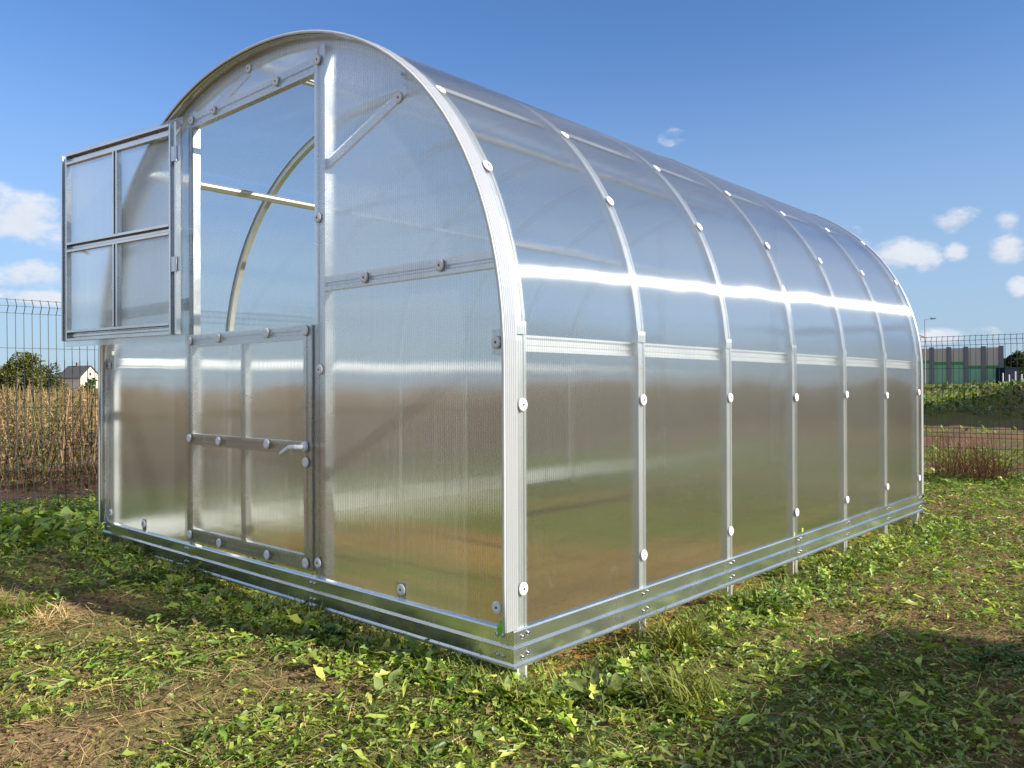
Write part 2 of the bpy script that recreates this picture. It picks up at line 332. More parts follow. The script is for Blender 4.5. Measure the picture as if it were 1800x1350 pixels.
def terrain():
    def axis(lo, hi, st, far):
        a = list(np.arange(lo, hi+1e-6, st)); s = st; p = hi; q = lo; up = []; dn = []
        while p < far: s *= 1.16; p += s; q -= s; up.append(p); dn.append(q)
        return np.array(dn[::-1]+a+up)
    xs = axis(-7, 5, .055, 2500); ys = axis(-3.2, 9.5, .055, 2500)
    X, Y = np.meshgrid(xs, ys, indexing='ij'); Z = ground_h(X, Y)
    V = np.stack([X.ravel(), Y.ravel(), Z.ravel()], 1); nx, ny = len(xs), len(ys)
    i = np.arange(nx-1)[:, None]*ny+np.arange(ny-1)[None, :]; i = i.ravel()
    Q = np.stack([i, i+ny, i+ny+1, i+1], 1)
    x, y = V[:, 0], V[:, 1]
    dirt = np.array([.22,.15,.085]); green = np.array([.12,.15,.040]); tan = np.array([.33,.24,.13]); brown = np.array([.17,.105,.07]); soil=np.array([.20,.125,.06])
    p = sstep(.40, .62, fbm(x, y, .7, 50))[:, None]
    c = dirt*(1-p)+green*p
    dry = (sstep(.3, -.6, x)*sstep(-.1, -.8, y))[:, None]*(1-p*.6); c = c*(1-dry*.7)+tan*dry*.7
    ins = (sstep(-3.12, -2.98, x)*sstep(.10, -.02, x)*sstep(-.08, .05, y)*sstep(4.25, 4.1, y))[:, None]
    gi = sstep(.47, .54, fbm(x, y, .75, 60)+.10*sstep(-.9, -2.2, x)-.24*sstep(-2.2, -1.2, x)*sstep(2.4, 1.2, y)+.05)[:, None]*.9; gold = np.array([.40,.255,.075]); lush = np.array([.15,.23,.025])
    so_ = gold*(.35+1.3*fbm(x, y, .45, 61))[:, None]; c = c*(1-ins)+(so_*(1-gi)+lush*gi)*ins
    lw = (sstep(-3.0, -3.1, x)*sstep(-5.2, -4.9, x)*sstep(-2, -1, y))[:, None]*.8; c = c*(1-lw)+lush*lw
    f = (sstep(7.6, 8.2, y)*sstep(19, 17.5, y))[:, None]; pf = sstep(.44, .56, fbm(x, y, 2, 70))[:, None]*.8; c = c*(1-f)+(brown*(1-pf)+green*pf)*f
    lf = (sstep(-4.9, -5.3, x)*sstep(22, 16, y))[:, None]; c = c*(1-lf)+brown*1.1*lf
    fr = sstep(26, 34, np.hypot(x, y))[:, None]; c = c*(1-fr)+np.array([.22,.155,.10])*fr
    m, nt, o = new_mat('ground_soil_and_turf'); T = NT(nt); b = T.n('ShaderNodeBsdfPrincipled'); T.l(b.outputs[0], o.inputs[0])
    at = T.n('ShaderNodeAttribute'); at.attribute_name = 'tint'; tc = T.n('ShaderNodeTexCoord').outputs['Object']
    n1 = T.noise(tc, 55, 8, .7); n2 = T.noise(tc, 6, 5, .6)
    cc = T.mix(T.ramp(n1, .32, .68), T.mix(1., at.outputs[0], (.42,.40,.38), 'MULTIPLY'), T.mix(1., at.outputs[0], (1.55,1.5,1.4), 'MULTIPLY'))
    cc = T.mix(T.ramp(n2, .4, .7, 0, .5), cc, T.mix(1., cc, (1.2,1.05,.85), 'MULTIPLY'))
    T.l(cc, b.inputs['Base Color']); b.inputs['Roughness'].default_value = .95; b.inputs['Specular IOR Level'].default_value = .1
    bp = T.n('ShaderNodeBump'); bp.inputs['Strength'].default_value = .9; bp.inputs['Distance'].default_value = .02; T.l(n1, bp.inputs['Height']); T.l(bp.outputs[0], b.inputs['Normal'])
    o = link('ground', quads_mesh('ground', V, Q, m, c)); tag(o, kind='structure')
terrain()

# ------------------------------------------------------------------ ground cover
def leaf_template(rows, width, lobes=0.0):
    """unit-length leaf lying along +Y, 3 verts per row"""
    t = np.linspace(0, 1, rows)
    wv = np.interp(t, np.linspace(0, 1, len(width)), width)
    if lobes: wv = wv*(1-lobes*(np.arange(rows) % 2))
    v = []
    for k in range(rows): v += [(-wv[k], t[k], .10*wv[k]*4), (0, t[k], 0), (wv[k], t[k], .10*wv[k]*4)]
    q = []
    for k in range(rows-1):
        a = 3*k; q += [(a, a+1, a+4, a+3), (a+1, a+2, a+5, a+4)]
    return np.array(v), np.array(q)
def ruffle(t, a=.05, b=.25, seed=1):
    r = np.random.default_rng(seed); v = t[0].copy(); e = v[:, 0] != 0
    v[e, 2] += r.normal(0, a, e.sum()); v[e, 0] *= 1+r.normal(0, b, e.sum()); v[:, 0] += .06*np.sin(v[:, 1]*3+seed); v[~e, 2] += r.normal(0, a*.4, (~e).sum())
    return v, t[1]
def scatter(tv, tq, pos, length, head, pitch, curl, tint, widen=None, roll=None):
    """instances baked into arrays: bend the template by `curl`, pitch it up, turn it to `head`"""
    n = len(pos); k = len(tv)
    x = tv[None, :, 0]*length[:, None]*(1 if widen is None else widen[:, None]); s = tv[None, :, 1]; z0 = tv[None, :, 2]*length[:, None]
    ang = pitch[:, None]-curl[:, None]*s*.5
    r = s*length[:, None]
    y = r*np.cos(ang)-z0*np.sin(ang); z = r*np.sin(ang)+z0*np.cos(ang)
    if roll is not None:
        cr, sr = np.cos(roll)[:, None], np.sin(roll)[:, None]; x, z = x*cr-z*sr*0-(z0*sr), z+x*sr
    ch, sh = np.cos(head)[:, None], np.sin(head)[:, None]
    X = x*ch-y*sh+pos[:, 0:1]; Y = x*sh+y*ch+pos[:, 1:2]; Z = z+pos[:, 2:3]
    V = np.stack([X, Y, Z], 2).reshape(-1, 3)
    Q = (tq[None]+(np.arange(n)*k)[:, None, None]).reshape(-1, 4)
    shade = .8+.4*np.repeat(rng.random(n), k)*0+.0
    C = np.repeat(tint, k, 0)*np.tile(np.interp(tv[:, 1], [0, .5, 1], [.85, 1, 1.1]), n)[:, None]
    return V, Q, C
def join_arrays(L):
    o = 0; Vs, Qs, Cs = [], [], []
    for V, Q, C in L: Vs.append(V); Qs.append(Q+o); Cs.append(C); o += len(V)
    return np.vstack(Vs), np.vstack(Qs), np.vstack(Cs)
def wedge(n, r0, r1, half=37, power=1.0):
    r = r0+(r1-r0)*rng.random(n)**power; a = yaw+R(half)*(2*rng.random(n)-1)
    return CAM.x+r*np.cos(a), CAM.y+r*np.sin(a), r
def outside(x, y, m=.03): return ~((x > -3.0-m) & (x < .03+m) & (y > -.03-m) & (y < 4.12+m))
GREENS = np.array([[.085,.135,.022],[.065,.115,.022],[.125,.175,.030],[.052,.088,.026],[.15,.185,.045],[.095,.125,.050],[.185,.20,.05]])
def greens(n, p=None):
    g = GREENS[rng.choice(len(GREENS), n, p=p)]; return g*(.8+.9*rng.random((n, 1)))*1.6*np.array([1.02,1.02,.85])
DOCK = leaf_template(7, [.015,.09,.15,.17,.14,.08,.0]); DAND = leaf_template(9, [.02,.06,.10,.12,.15,.17,.15,.09,.0], .5)
OVAL = leaf_template(6, [.03,.17,.26,.25,.15,.0]); BLD = leaf_template(5, [.022,.02,.017,.012,.0]); STR = leaf_template(3, [.012,.014,.008])
DOCKS = [ruffle(DOCK, .03, .18, 3), ruffle(DOCK, .045, .3, 4)]; DANDS = [ruffle(DAND, .04, .3, 5), ruffle(DAND, .05, .45, 6), ruffle(DAND, .03, .4, 7)]
parts = []
def layer(n, r0, r1, tmpl, ln, pit, curl, keep, colf, lift=.0, widen=None, power=1.0, half=37):
    x, y, r = wedge(n, r0, r1, half, power)
    k = keep(x, y) > rng.random(n); k &= (y < 7.3)|(rng.random(n) < .25); k &= x > -5.2
    x, y, r = x[k], y[k], r[k]; n = len(x)
    L = ln[0]+(ln[1]-ln[0])*rng.random(n)**1.6
    L = L*(1+.05*np.clip(r-4, 0, 8))
    pos = np.stack([x, y, ground_h(x, y)+lift*rng.random(n)+.003], 1)
    return scatter(*tmpl, pos, L, rng.random(n)*6.283, np.radians(pit[0]+(pit[1]-pit[0])*rng.random(n)**1.5), curl[0]+(curl[1]-curl[0])*rng.random(n), colf(n, x, y),
                   None if widen is None else widen[0]+(widen[1]-widen[0])*rng.random(n), roll=(rng.random(n)-.5)*1.1)
def k_leaf(x, y):
    d = fbm(x, y, .55, 80); dryz = sstep(.35, -.5, x)*sstep(.1, -.5, y)
    k = sstep(.30, .50, d+.10-.19*dryz); k = np.where(outside(x, y), k, .06*sstep(.5, .6, fbm(x, y, .9, 60)))
    edge = sstep(.55, .1, np.abs(x-.2))*(y > -.2)*(x > 0)
    return np.clip(k+edge*.5, 0, 1)
def k_grass(x, y):
    d = fbm(x, y, .5, 90); return np.where(outside(x, y), sstep(.42, .62, d)+.10, .04)
def k_straw(x, y):
    d = fbm(x, y, .6, 100); return np.where(outside(x, y), .35+.5*sstep(.4, -.4, x)*sstep(.2, -.4, y)+.3*sstep(.5, .6, d), .3)
def c_green(n, x, y):
    c = greens(n); dr = rng.random(n) < .05; c[dr] = np.array([.22,.17,.07])*(.7+.6*rng.random((dr.sum(), 1))); return c
def c_grass(n, x, y): return np.array([.19,.23,.05])*(.6+.8*rng.random((n, 1)))*np.where(rng.random((n, 1)) < .25, [[1.7,1.2,1.5]], [[1,1,1]])
def c_straw(n, x, y): return np.array([.44,.33,.18])*(.4+.9*rng.random((n, 1)))
for k_, tm in enumerate(DOCKS): parts.append(layer(11000, .7, 12, tm, (.022,.088), (0, 30), (-.3, 1.3), k_leaf, c_green, .02, (.35, .85)))
for k_, tm in enumerate(DANDS): parts.append(layer(11000, .7, 12, tm, (.022,.090), (0, 32), (-.2, 1.4), k_leaf, c_green, .02, (.4, .95)))
parts.append(layer(70000, .7, 12, ruffle(OVAL, .05, .3, 8), (.006,.026), (0, 50), (-.5, 1.2), lambda x, y: np.clip(k_leaf(x, y)+.22*outside(x, y), 0, 1), c_green, .02, (.4, 1.2)))
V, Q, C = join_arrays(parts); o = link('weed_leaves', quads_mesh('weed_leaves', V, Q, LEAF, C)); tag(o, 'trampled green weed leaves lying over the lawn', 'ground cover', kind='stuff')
parts = [layer(60000, .7, 10, BLD, (.02,.080), (5, 75), (.0, 1.8), k_grass, c_grass, .0),
         layer(26000, .7, 13, BLD, (.03,.07), (5, 60), (.0, 1.5), lambda x, y: k_leaf(x, y)*.7, c_grass, .0)]
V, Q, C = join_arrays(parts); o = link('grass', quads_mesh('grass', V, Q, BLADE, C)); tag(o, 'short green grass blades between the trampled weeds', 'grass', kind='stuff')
CR = ruffle(OVAL, .22, .5, 9)
V, Q, C = layer(26000, .7, 8, CR, (.004,.017), (0, 70), (-1.5, 1.5), lambda x, y: 1-.6*k_leaf(x, y), lambda n, x, y: np.array([.22,.15,.09])*(.35+1.1*rng.random((n, 1))), .006, (.8, 1.9))
o = link('soil_crumbs', quads_mesh('soil_crumbs', V, Q, STRAW, C, smooth=False)); tag(o, 'small brown soil crumbs on the bare patches', 'soil', kind='stuff')
V, Q, C = layer(42000, .7, 9, STR, (.02,.11), (-4, 16), (-.4, .5), k_straw, c_straw, .014)
o = link('dry_straw', quads_mesh('dry_straw', V, Q, STRAW, C)); tag(o, 'dry straw and clippings on bare soil', 'straw', kind='stuff')

# single plants that stand out
def rosette(name, label, x, y, n, L, up=(15, 60), tm=DOCK, col=None, group=None, cat='weed', mat=None, spreadr=.02, wid=(.9, 1.4), curl=(.4, 1.5)):
    z = gh(x, y)
    if tm is DOCK: tm, n = DOCKS[n % 2], int(n*1.9)
    elif tm is DAND: tm, n = DANDS[n % 3], int(n*1.9)
    if mat is None: L = (L[0]*.6, L[1]*.68); wid = (.6, 1.1); spreadr = max(.045, spreadr); up = (up[0]*.6, up[1]*.85)
    pos = np.stack([(rng.random(n)-.5)*2*spreadr, (rng.random(n)-.5)*2*spreadr, np.zeros(n)], 1)
    c = greens(n) if col is None else np.array(col)*(.65+.7*rng.random((n, 1)))
    V, Q, C = scatter(*tm, pos, L[0]+(L[1]-L[0])*rng.random(n), rng.random(n)*6.283, np.radians(up[0]+(up[1]-up[0])*rng.random(n)), curl[0]+(curl[1]-curl[0])*rng.random(n), c,
                      wid[0]+(wid[1]-wid[0])*rng.random(n), roll=(rng.random(n)-.5)*.6)
    o = link(name, quads_mesh(name, V, Q, mat or LEAF, C), None, (x, y, z)); tag(o, label, cat, group); return o
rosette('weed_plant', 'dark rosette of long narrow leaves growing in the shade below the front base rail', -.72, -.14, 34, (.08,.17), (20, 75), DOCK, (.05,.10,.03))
rosette('weed_plant', 'light green upright leaves just left of the near bottom corner of the greenhouse', -.30, -.12, 26, (.08,.16), (35, 85), DAND)
rosette('weed_plant', 'yellowish leaves bunched right under the near bottom corner of the greenhouse', .10, -.10, 30, (.06,.13), (25, 80), DOCK, (.17,.20,.04))
rosette('weed_plant', 'large pale dock leaves in front of the long side next to the near corner', .24, .16, 30, (.08,.19), (30, 80), DOCK, (.16,.20,.05))
rosette('grass_tuft', 'yellow green grass tuft at the first anchor leg along the long side', .17, .66, 170, (.08,.18), (40, 88), BLD, (.19,.20,.04), cat='grass', mat=BLADE, spreadr=.07)
rosette('weed_plant', 'bright green leafy clump between the second and third anchor leg', .17, 1.32, 42, (.07,.17), (30, 80), DAND, (.12,.19,.03), spreadr=.09)
rosette('weed_plant', 'green leafy clump by the joint of the long base rail', .16, 2.25, 44, (.06,.15), (30, 80), DAND, (.12,.17,.03), spreadr=.12)
rosette('weed_plant', 'low leafy clump near the far end of the long base rail', .16, 3.5, 44, (.06,.15), (30, 80), DOCK, (.14,.19,.035), spreadr=.14)
rosette('grass_tuft', 'fine yellow green grass tuft right of the near corner in the sun', .42, .28, 230, (.07,.15), (25, 85), BLD, (.18,.20,.04), cat='grass', mat=BLADE, spreadr=.10)
rosette('grass_tuft', 'isolated upright green grass tuft on dry soil in the left foreground', .05, -.98, 120, (.05,.11), (30, 86), BLD, (.12,.18,.03), cat='grass', mat=BLADE, spreadr=.045)
rosette('grass_tuft', 'small green grass tuft beside a pale straw heap at the left edge', -1.86, -.80, 110, (.06,.13), (30, 86), BLD, (.14,.19,.03), cat='grass', mat=BLADE, spreadr=.06)
rosette('straw_heap', 'pale dry straw heap on the ground near the left edge', -1.70, -.74, 200, (.05,.12), (5, 60), STR, (.5,.38,.2), cat='straw', mat=STRAW, spreadr=.07)
rosette('weed_plant', 'leafy green plant in the bottom foreground left of centre', .38, -.86, 32, (.05,.12), (20, 70), DOCK, (.13,.19,.03), spreadr=.05)
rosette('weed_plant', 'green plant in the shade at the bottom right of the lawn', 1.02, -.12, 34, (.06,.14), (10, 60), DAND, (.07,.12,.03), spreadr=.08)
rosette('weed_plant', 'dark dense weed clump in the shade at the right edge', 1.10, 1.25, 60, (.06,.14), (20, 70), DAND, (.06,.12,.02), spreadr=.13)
rosette('dry_weed', 'reddish brown dry weed standing at the wire fence on the right', -.32, 7.02, 420, (.15,.5), (45, 88), STR, (.20,.10,.07), cat='weed', mat=STRAW, spreadr=.30, wid=(.22,.5), curl=(0,.9))
# denser growth along the foot of the rails and fences
parts = []
def strip(n, fx, fy, tm, ln, up, colf):
    t = rng.random(n); x = fx(t, n); y = fy(t, n); pos = np.stack([x, y, ground_h(x, y)], 1)
    return scatter(*tm, pos, ln[0]+(ln[1]-ln[0])*rng.random(n), rng.random(n)*6.283, np.radians(up[0]+(up[1]-up[0])*rng.random(n)), .2+1.2*rng.random(n), colf(n, x, y), .9+.6*rng.random(n), roll=(rng.random(n)-.5)*.8)
g = lambda n, s: rng.normal(0, s, n)
parts.append(strip(3500, lambda t, n: .02+np.abs(g(n, .10)), lambda t, n: t*4.5-.2, BLD, (.03,.09), (30, 88), c_grass))
parts.append(strip(4200, lambda t, n: -t*3.4+.2, lambda t, n: -.02-np.abs(g(n, .10)), BLD, (.02,.075), (30, 88), c_grass))
parts.append(strip(2600, lambda t, n: -t*3.4+.2, lambda t, n: -.02-np.abs(g(n, .12)), DANDS[0], (.02,.07), (5, 60), c_green))
parts.append(strip(1800, lambda t, n: .03+np.abs(g(n, .12)), lambda t, n: t*4.5-.2, DANDS[1], (.02,.075), (5, 60), c_green))
parts.append(strip(5000, lambda t, n: -t*3.0, lambda t, n: .02+np.abs(g(n, .16)), BLD, (.02,.06), (20, 80), c_grass))
parts.append(strip(2500, lambda t, n: -t*3.0, lambda t, n: .02+np.abs(g(n, .16)), DANDS[0], (.02,.06), (5, 50), c_green))
parts.append(strip(1500, lambda t, n: -np.abs(g(n, .12)), lambda t, n: t*4.1, DANDS[2], (.02,.06), (5, 50), c_green))
parts.append(strip(900, lambda t, n: .13+np.abs(g(n, .10)), lambda t, n: t*4.5-.2, DANDS[0], (.03,.09), (15, 75), c_green))
parts.append(strip(420, lambda t, n: -t*3.3+.1, lambda t, n: -.12-np.abs(g(n, .08)), DANDS[1], (.03,.08), (15, 75), c_green))
parts.append(strip(420, lambda t, n: -t*3.3, lambda t, n: -.12-np.abs(g(n, .12)), DOCKS[0], (.03,.08), (10, 70), c_green))
parts.append(strip(2600, lambda t, n: -4.3+g(n, .35), lambda t, n: -1.6+6*t, DANDS[2], (.04,.12), (10, 60), c_green))
parts.append(strip(2600, lambda t, n: -4+8*t, lambda t, n: 6.9+g(n, .3), DANDS[1], (.04,.11), (15, 75), c_green))
parts.append(strip(1800, lambda t, n: -3.6+g(n, .3), lambda t, n: -1.2+3*t, DOCK, (.06,.14), (10, 70), c_green))
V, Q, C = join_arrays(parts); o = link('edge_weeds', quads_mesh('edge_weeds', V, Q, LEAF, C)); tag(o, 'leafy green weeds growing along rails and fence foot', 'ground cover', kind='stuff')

# ------------------------------------------------------------------ greenhouse
W, LEN = 3.0, 4.11
AX, BZ, ZC, NE = 1.512, 1.365, .80, 2.15
def arch_pts(off=0.0, n=44, zfoot=0.0, legs=6):
    """outline in (x, z) with outward normals, from right foot over the top to the left foot; `off` moves it along the normal"""
    P = [(AX, zfoot+(ZC-zfoot)*i/legs, 1, 0) for i in range(legs)]
    for i in range(n+1):
        t = math.pi*i/n; c, s = math.cos(t), math.sin(t)
        r = (abs(c/AX)**NE+abs(s/BZ)**NE)**(-1/NE); u, z = r*c, r*s
        nx = math.copysign(abs(u)**(NE-1)/AX**NE, u); nz = abs(z)**(NE-1)/BZ**NE; l = math.hypot(nx, nz)
        P.append((u, ZC+z, nx/l, nz/l))
    P += [(-AX, zfoot+(ZC-zfoot)*i/legs, -1, 0) for i in range(legs-1, -1, -1)]
    return [(-1.5+u+off*a, z+off*b, a, b) for u, z, a, b in P]
def arch_z(x, off=0):
    u = abs(x+1.5)/(AX+off); return ZC+(BZ+off)*max(0, 1-u**NE)**(1/NE) if u < 1 else ZC
GH = empty('greenhouse', (0,0,0), (math.atan(-.0085), 0, 0))
tag(GH, 'arched clear polycarbonate greenhouse on a galvanised steel base frame with its upper door leaf open', 'greenhouse')

# curved roof-and-wall sheets (two, overlapping at the fourth rib)
def roof_sheet(y0, y1, off):
    pts = arch_pts(off, 60, .0); ny = 14; V = []; Fs = []
    for x, z, a, b in pts:
        for j in range(ny+1):
            y = y0+(y1-y0)*j/ny; k = .004*math.sin(3.1*y+z*2.3)*(1 if abs((y % .685)-.34) < .3 else .3)
            V.append((x+a*k*.0, y, z+b*k*.0))
    m_ = ny+1
    for i in range(len(pts)-1):
        for j in range(ny): Fs.append((i*m_+j, i*m_+j+1, (i+1)*m_+j+1, (i+1)*m_+j))
    mb = MB(); mb.add(V, Fs, True); me = mb.mesh('roof_sheet', PC_SIDE, False)
    n = me.polygons[0].normal
    if n.x < 0: me.flip_normals()
    return me
s1 = link('roof_sheet', roof_sheet(-.05, 2.09, .002), GH); s2 = link('roof_sheet', roof_sheet(2.045, 4.17, .006), GH)
# milky cut edges of the overhanging sheets
def edge_strip(y0, y1, off0, off1, zf=0):
    mb = MB(); fr = [(Vector((x, 0, z)), Vector((0,1,0)), Vector((a, 0, b))) for x, z, a, b in arch_pts(0, 60, zf)]
    mb.sweep([(y0, off0), (y1, off0), (y1, off1), (y0, off1)], fr, True, True, True); return mb
edge_strip(-.054, -.048, -.007, .004).build('sheet_edge', PC_EDGE, s1)
edge_strip(4.168, 4.174, -.003, .008).build('sheet_edge', PC_EDGE, s2)
def ribbed_trim(y0, y1, off, zf, par):
    n = 6; prof = [(y0, off)]
    for k in range(n):
        a = y0+(y1-y0)*k/n; d = (y1-y0)/n; prof += [(a+d*.12, off+.0016), (a+d*.72, off+.0016), (a+d*.86, off+.0002)]
    prof += [(y1, off), (y1, off-.0012), (y0, off-.0012)]
    fr = [(Vector((x, 0, z)), Vector((0,1,0)), Vector((a, 0, b))) for x, z, a, b in arch_pts(0, 60, zf)]
    mb = MB(); mb.sweep(prof, fr, True, True); return mb.build('edge_trim', PC_TRIM, par)
ribbed_trim(-.050, .004, .0045, .0, s1); ribbed_trim(4.125, 4.170, .0085, .0, s2)
# end frame trim rim under the overhang
def rib(y, wdt=.046, o0=-.003, o1=-.034, zf=-.30):
    h = wdt/2; prof = [(-h, o0), (-h*.62, o0), (-h*.5, o0-.004), (h*.5, o0-.004), (h*.62, o0), (h, o0), (h, o0-.003), (h*.66, o0-.007), (h*.6, o1), (-h*.6, o1), (-h*.66, o0-.007), (-h, o0-.003)]
    fr = [(Vector((x, y, z)), Vector((0,1,0)), Vector((a, 0, b))) for x, z, a, b in arch_pts(0, 60, zf)]
    mb = MB(); mb.sweep(prof, fr, True, True); return mb
RY = [.030, .703, 1.384, 2.066, 2.747, 3.428, 4.085]
for i, y in enumerate(RY):
    r_ = rib(y, .046 if i != 3 else .052).build('arch_rib', STEELR, GH)
    # sleeve joints where the curved tube meets the leg
    for sx in (1, -1):
        mb = MB(); x = -1.5+sx*(AX-.019); mb.box(x-.019, x+.0163, y-.0245, y+.0245, .90, .94); mb.build('sleeve', STEELR, r_)
# front rim band seen from below on the left
edge_strip(-.046, .006, -.010, -.0085, .0).build('rim_band', STEEL, GH)

def purlin(px, pz, nx, nz, y0=.0, y1=4.11, wd=.052):
    t = Vector((-nz, 0, nx)); nn = Vector((nx, 0, nz)); h = wd/2
    prof = [(-h, 0), (-h*.72, 0), (-h*.55, -.011), (-h*.28, -.011), (-h*.16, -.005), (h*.16, -.005), (h*.28, -.011), (h*.55, -.011), (h*.72, 0), (h, 0), (h, -.002), (h*.7, -.0022), (h*.5, -.013), (-h*.5, -.013), (-h*.7, -.0022), (-h, -.002)]
    mb = MB(); mb.sweep(prof, [(Vector((px, y, pz)), t, nn) for y in (y0, y1)], True, True); return mb.build('purlin', STEELP, GH)
def on_arch(u, off):
    best = min(arch_pts(0, 600), key=lambda p: abs(p[0]-(-1.5+u)) + (0 if p[1] > 1 else 9)); x, z, a, b = best
    return x+a*off, z+b*off, a, b
for u in (-1.02, 0, 1.02):
    purlin(*on_arch(u, -.036))
for sx in (1, -1): purlin(-1.5+sx*(AX-.036), .875, sx, 0)

# base rails: pressed profile with a mid ridge and a bottom lip
RP = [(-.004, .0), (.017, -.001), (.020, -.006), (.020, -.046), (.030, -.053), (.030, -.056), (.020, -.062), (.020, -.100), (.026, -.106), (.031, -.1085), (.031, -.112), (.020, -.1165), (.010, -.1165), (.010, -.113), (.0175, -.112), (.0175, -.004), (-.004, -.003)]
def rail(name, p0, p1, out, mit0=0, mit1=0):
    p0, p1, out = Vector(p0), Vector(p1), Vector(out); d = (p1-p0).normalized(); up = Vector((0,0,1))
    mb = MB(); mb.sweep(RP, [(p0, out+d*mit0, up), (p1, out+d*mit1, up)], True, True); return mb.build(name, STEEL2, GH)
rA = rail('base_rail', (0,0,0), (-3,0,0), (0,-1,0), -1, 1)
rB = rail('base_rail', (0,0,0), (0,2.055,0), (1,0,0), -1, 0)
rC = rail('base_rail', (0.002,2.056,0), (0.002,4.11,0), (1,0,0), 0, 1)
rD_mat = STEEL2; STEEL2 = STEELP; rD = rail('base_rail', (-3,0,0), (-3,4.11,0), (-1,0,0), -1, 1); STEEL2 = rD_mat  # paler steel on the left rail paints in the sun on its inside
rE = rail('base_rail', (0,4.11,0), (-3,4.11,0), (0,1,0), -1, 1)
mb = MB(); mb.box(.0205, .0245, 2.050, 2.115, -.052, -.004); mb.box(.0205, .0238, 2.050, 2.115, -.100, -.063); mb.build('joint_plate', STEEL, rC)
def hexhead(c, out, r=.0055, h=.005):
    mb = MB(); mb.lathe([(0.0001, h), (r*.8, h), (r, h*.6), (r, 0.0015), (r*1.5, .0015), (r*1.5, 0)], c, out, 8); return mb
for i, y in enumerate(RY):
    par = rB if y < 2.0 else rC
    for z in (-.024, -.086):
        for dy in (-.012, .014): hexhead((.0205 if i != 3 else .0245, y+dy+(.02 if i == 3 else 0), z+(.006 if dy > 0 else 0)), (1,0,0)).build('bolt', SCREW, par)
for x in (-.035, -1.03, -2.06, -2.96):
    for z in (-.022, -.084):
        for dx in (-.012, .012): hexhead((x+dx, -.0205, z), (0,-1,0)).build('bolt', SCREW, rA)
for y in RY:                                    # anchor legs driven into the soil
    for sx in (1, -1):
        cx = -1.5+sx*1.488; mb = MB(); mb.box(cx-.016, cx+.016, y-.02, y-.017, -.42, -.01); mb.box(cx+sx*.016-.0015, cx+sx*.016+.0015, y-.0168, y+.0218, -.42, -.01); mb.box(cx-.016, cx+.016, y+.022, y+.025, -.42, -.01)
        mb.build('anchor_leg', STEEL, GH)

# end walls
def end_panel(name, x0, x1, z0, y, mat=PC_END, off=-.012, ztop=None, n=40):
    mb = MB(); V = []; Fs = []
    for i in range(n+1):
        x = x0+(x1-x0)*i/n; zt = arch_z(x, off) if ztop is None else ztop
        V += [(x, y, z0), (x, y, max(z0+.001, zt))]
    for i in range(n): Fs.append((2*i, 2*i+2, 2*i+3, 2*i+1))
    mb.add(V, Fs, False); me = mb.mesh(name, mat, False)
    if (me.polygons[0].normal.y > 0) != (y > 1): me.flip_normals()
    return link(name, me, GH)
YF = -.006
end_panel('front_panel', -1.032, -.006, .001, YF); end_panel('front_panel', -2.994, -2.035, .001, YF); end_panel('front_panel', -2.0348, -1.0322, 1.968, YF)
end_panel('rear_panel', -2.994, -.006, .001, 4.118)
def post(x, z0, z1, wd=.072, y0=-.002, dep=.035, name='door_post'):
    """folded channel standing upright"""
    h = wd/2; prof = [(-h, 0), (-h*.35, 0), (-h*.28, .005), (h*.28, .005), (h*.35, 0), (h, 0), (h, dep), (h-.012, dep), (h-.012, dep-.0015), (h-.002, dep-.0015), (h-.002, .002), (h*.37, .002), (h*.30, .007), (-h*.30, .007), (-h*.37, .002), (-h+.002, .002), (-h+.002, dep-.0015), (-h+.012, dep-.0015), (-h+.012, dep), (-h, dep)]
    mb = MB(); mb.sweep(prof, [(Vector((x, y0, z)), Vector((1,0,0)), Vector((0,1,0))) for z in (z0, z1)], True, True); return mb
def xrail(z, x0, x1, wd=.056, y0=-.002, dep=.03):
    h = wd/2; prof = [(-h, 0), (-h*.45, 0), (-h*.3, .006), (-h*.05, .006), (h*.1, 0), (h, 0), (h, dep), (h-.01, dep), (h-.01, dep-.0015), (h-.002, dep-.0015), (h-.002, .002), (h*.12, .002), (-h*.03, .008), (-h*.34, .008), (-h*.47, .002), (-h+.002, .002), (-h+.002, dep-.0015), (-h+.010, dep-.0015), (-h+.010, dep), (-h, dep)]
    mb = MB(); mb.sweep(prof, [(Vector((x, y0, z)), Vector((0,0,1)), Vector((0,1,0))) for x in (x0, x1)], True, True); return mb
pR = post(-1.003, .0, arch_z(-1.003, -.04), .070).build('door_post', STEEL, GH)
pL = post(-2.052, .0, arch_z(-2.052, -.04), .046, .0).build('door_post', STEEL, GH)
xrail(1.998, -2.028, -1.040, .062).build('door_header', STEEL, GH)
xrail(1.138, -.966, -.042).build('cross_rail', STEEL, GH)
xrail(1.138, -2.958, -2.076).build('cross_rail', STEEL, GH)
for x, z in ((-.060, .877), (-.515, .020), (-2.552, .020), (-2.94, .877)):
    mb = MB(); mb.box(x-.022, x+.022, -.0045, -.0025, z-.04, z+.04); mb.box(x-.022, x+.022, -.0024, .020, z-.04, z-.038); mb.build('bracket', STEEL, GH)
for (xa, za), (xb, zb) in (((-.500, 1.775), (-.968, 1.600)), ((-1.545, 2.108), (-1.86, 2.010))):  # strips added to stand in for purlin shadows on the front gable
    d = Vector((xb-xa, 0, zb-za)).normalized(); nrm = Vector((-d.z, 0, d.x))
    mb = MB(); mb.sweep([(-.022, 0), (-.016, -.003), (.016, -.003), (.022, 0), (.022, .002), (-.022, .002)], [(Vector((xa, .012, za)), nrm, Vector((0,1,0))), (Vector((xb, .012, zb)), nrm, Vector((0,1,0)))], True, True); mb.build('purlin_shadow_strip', STEEL, GH)
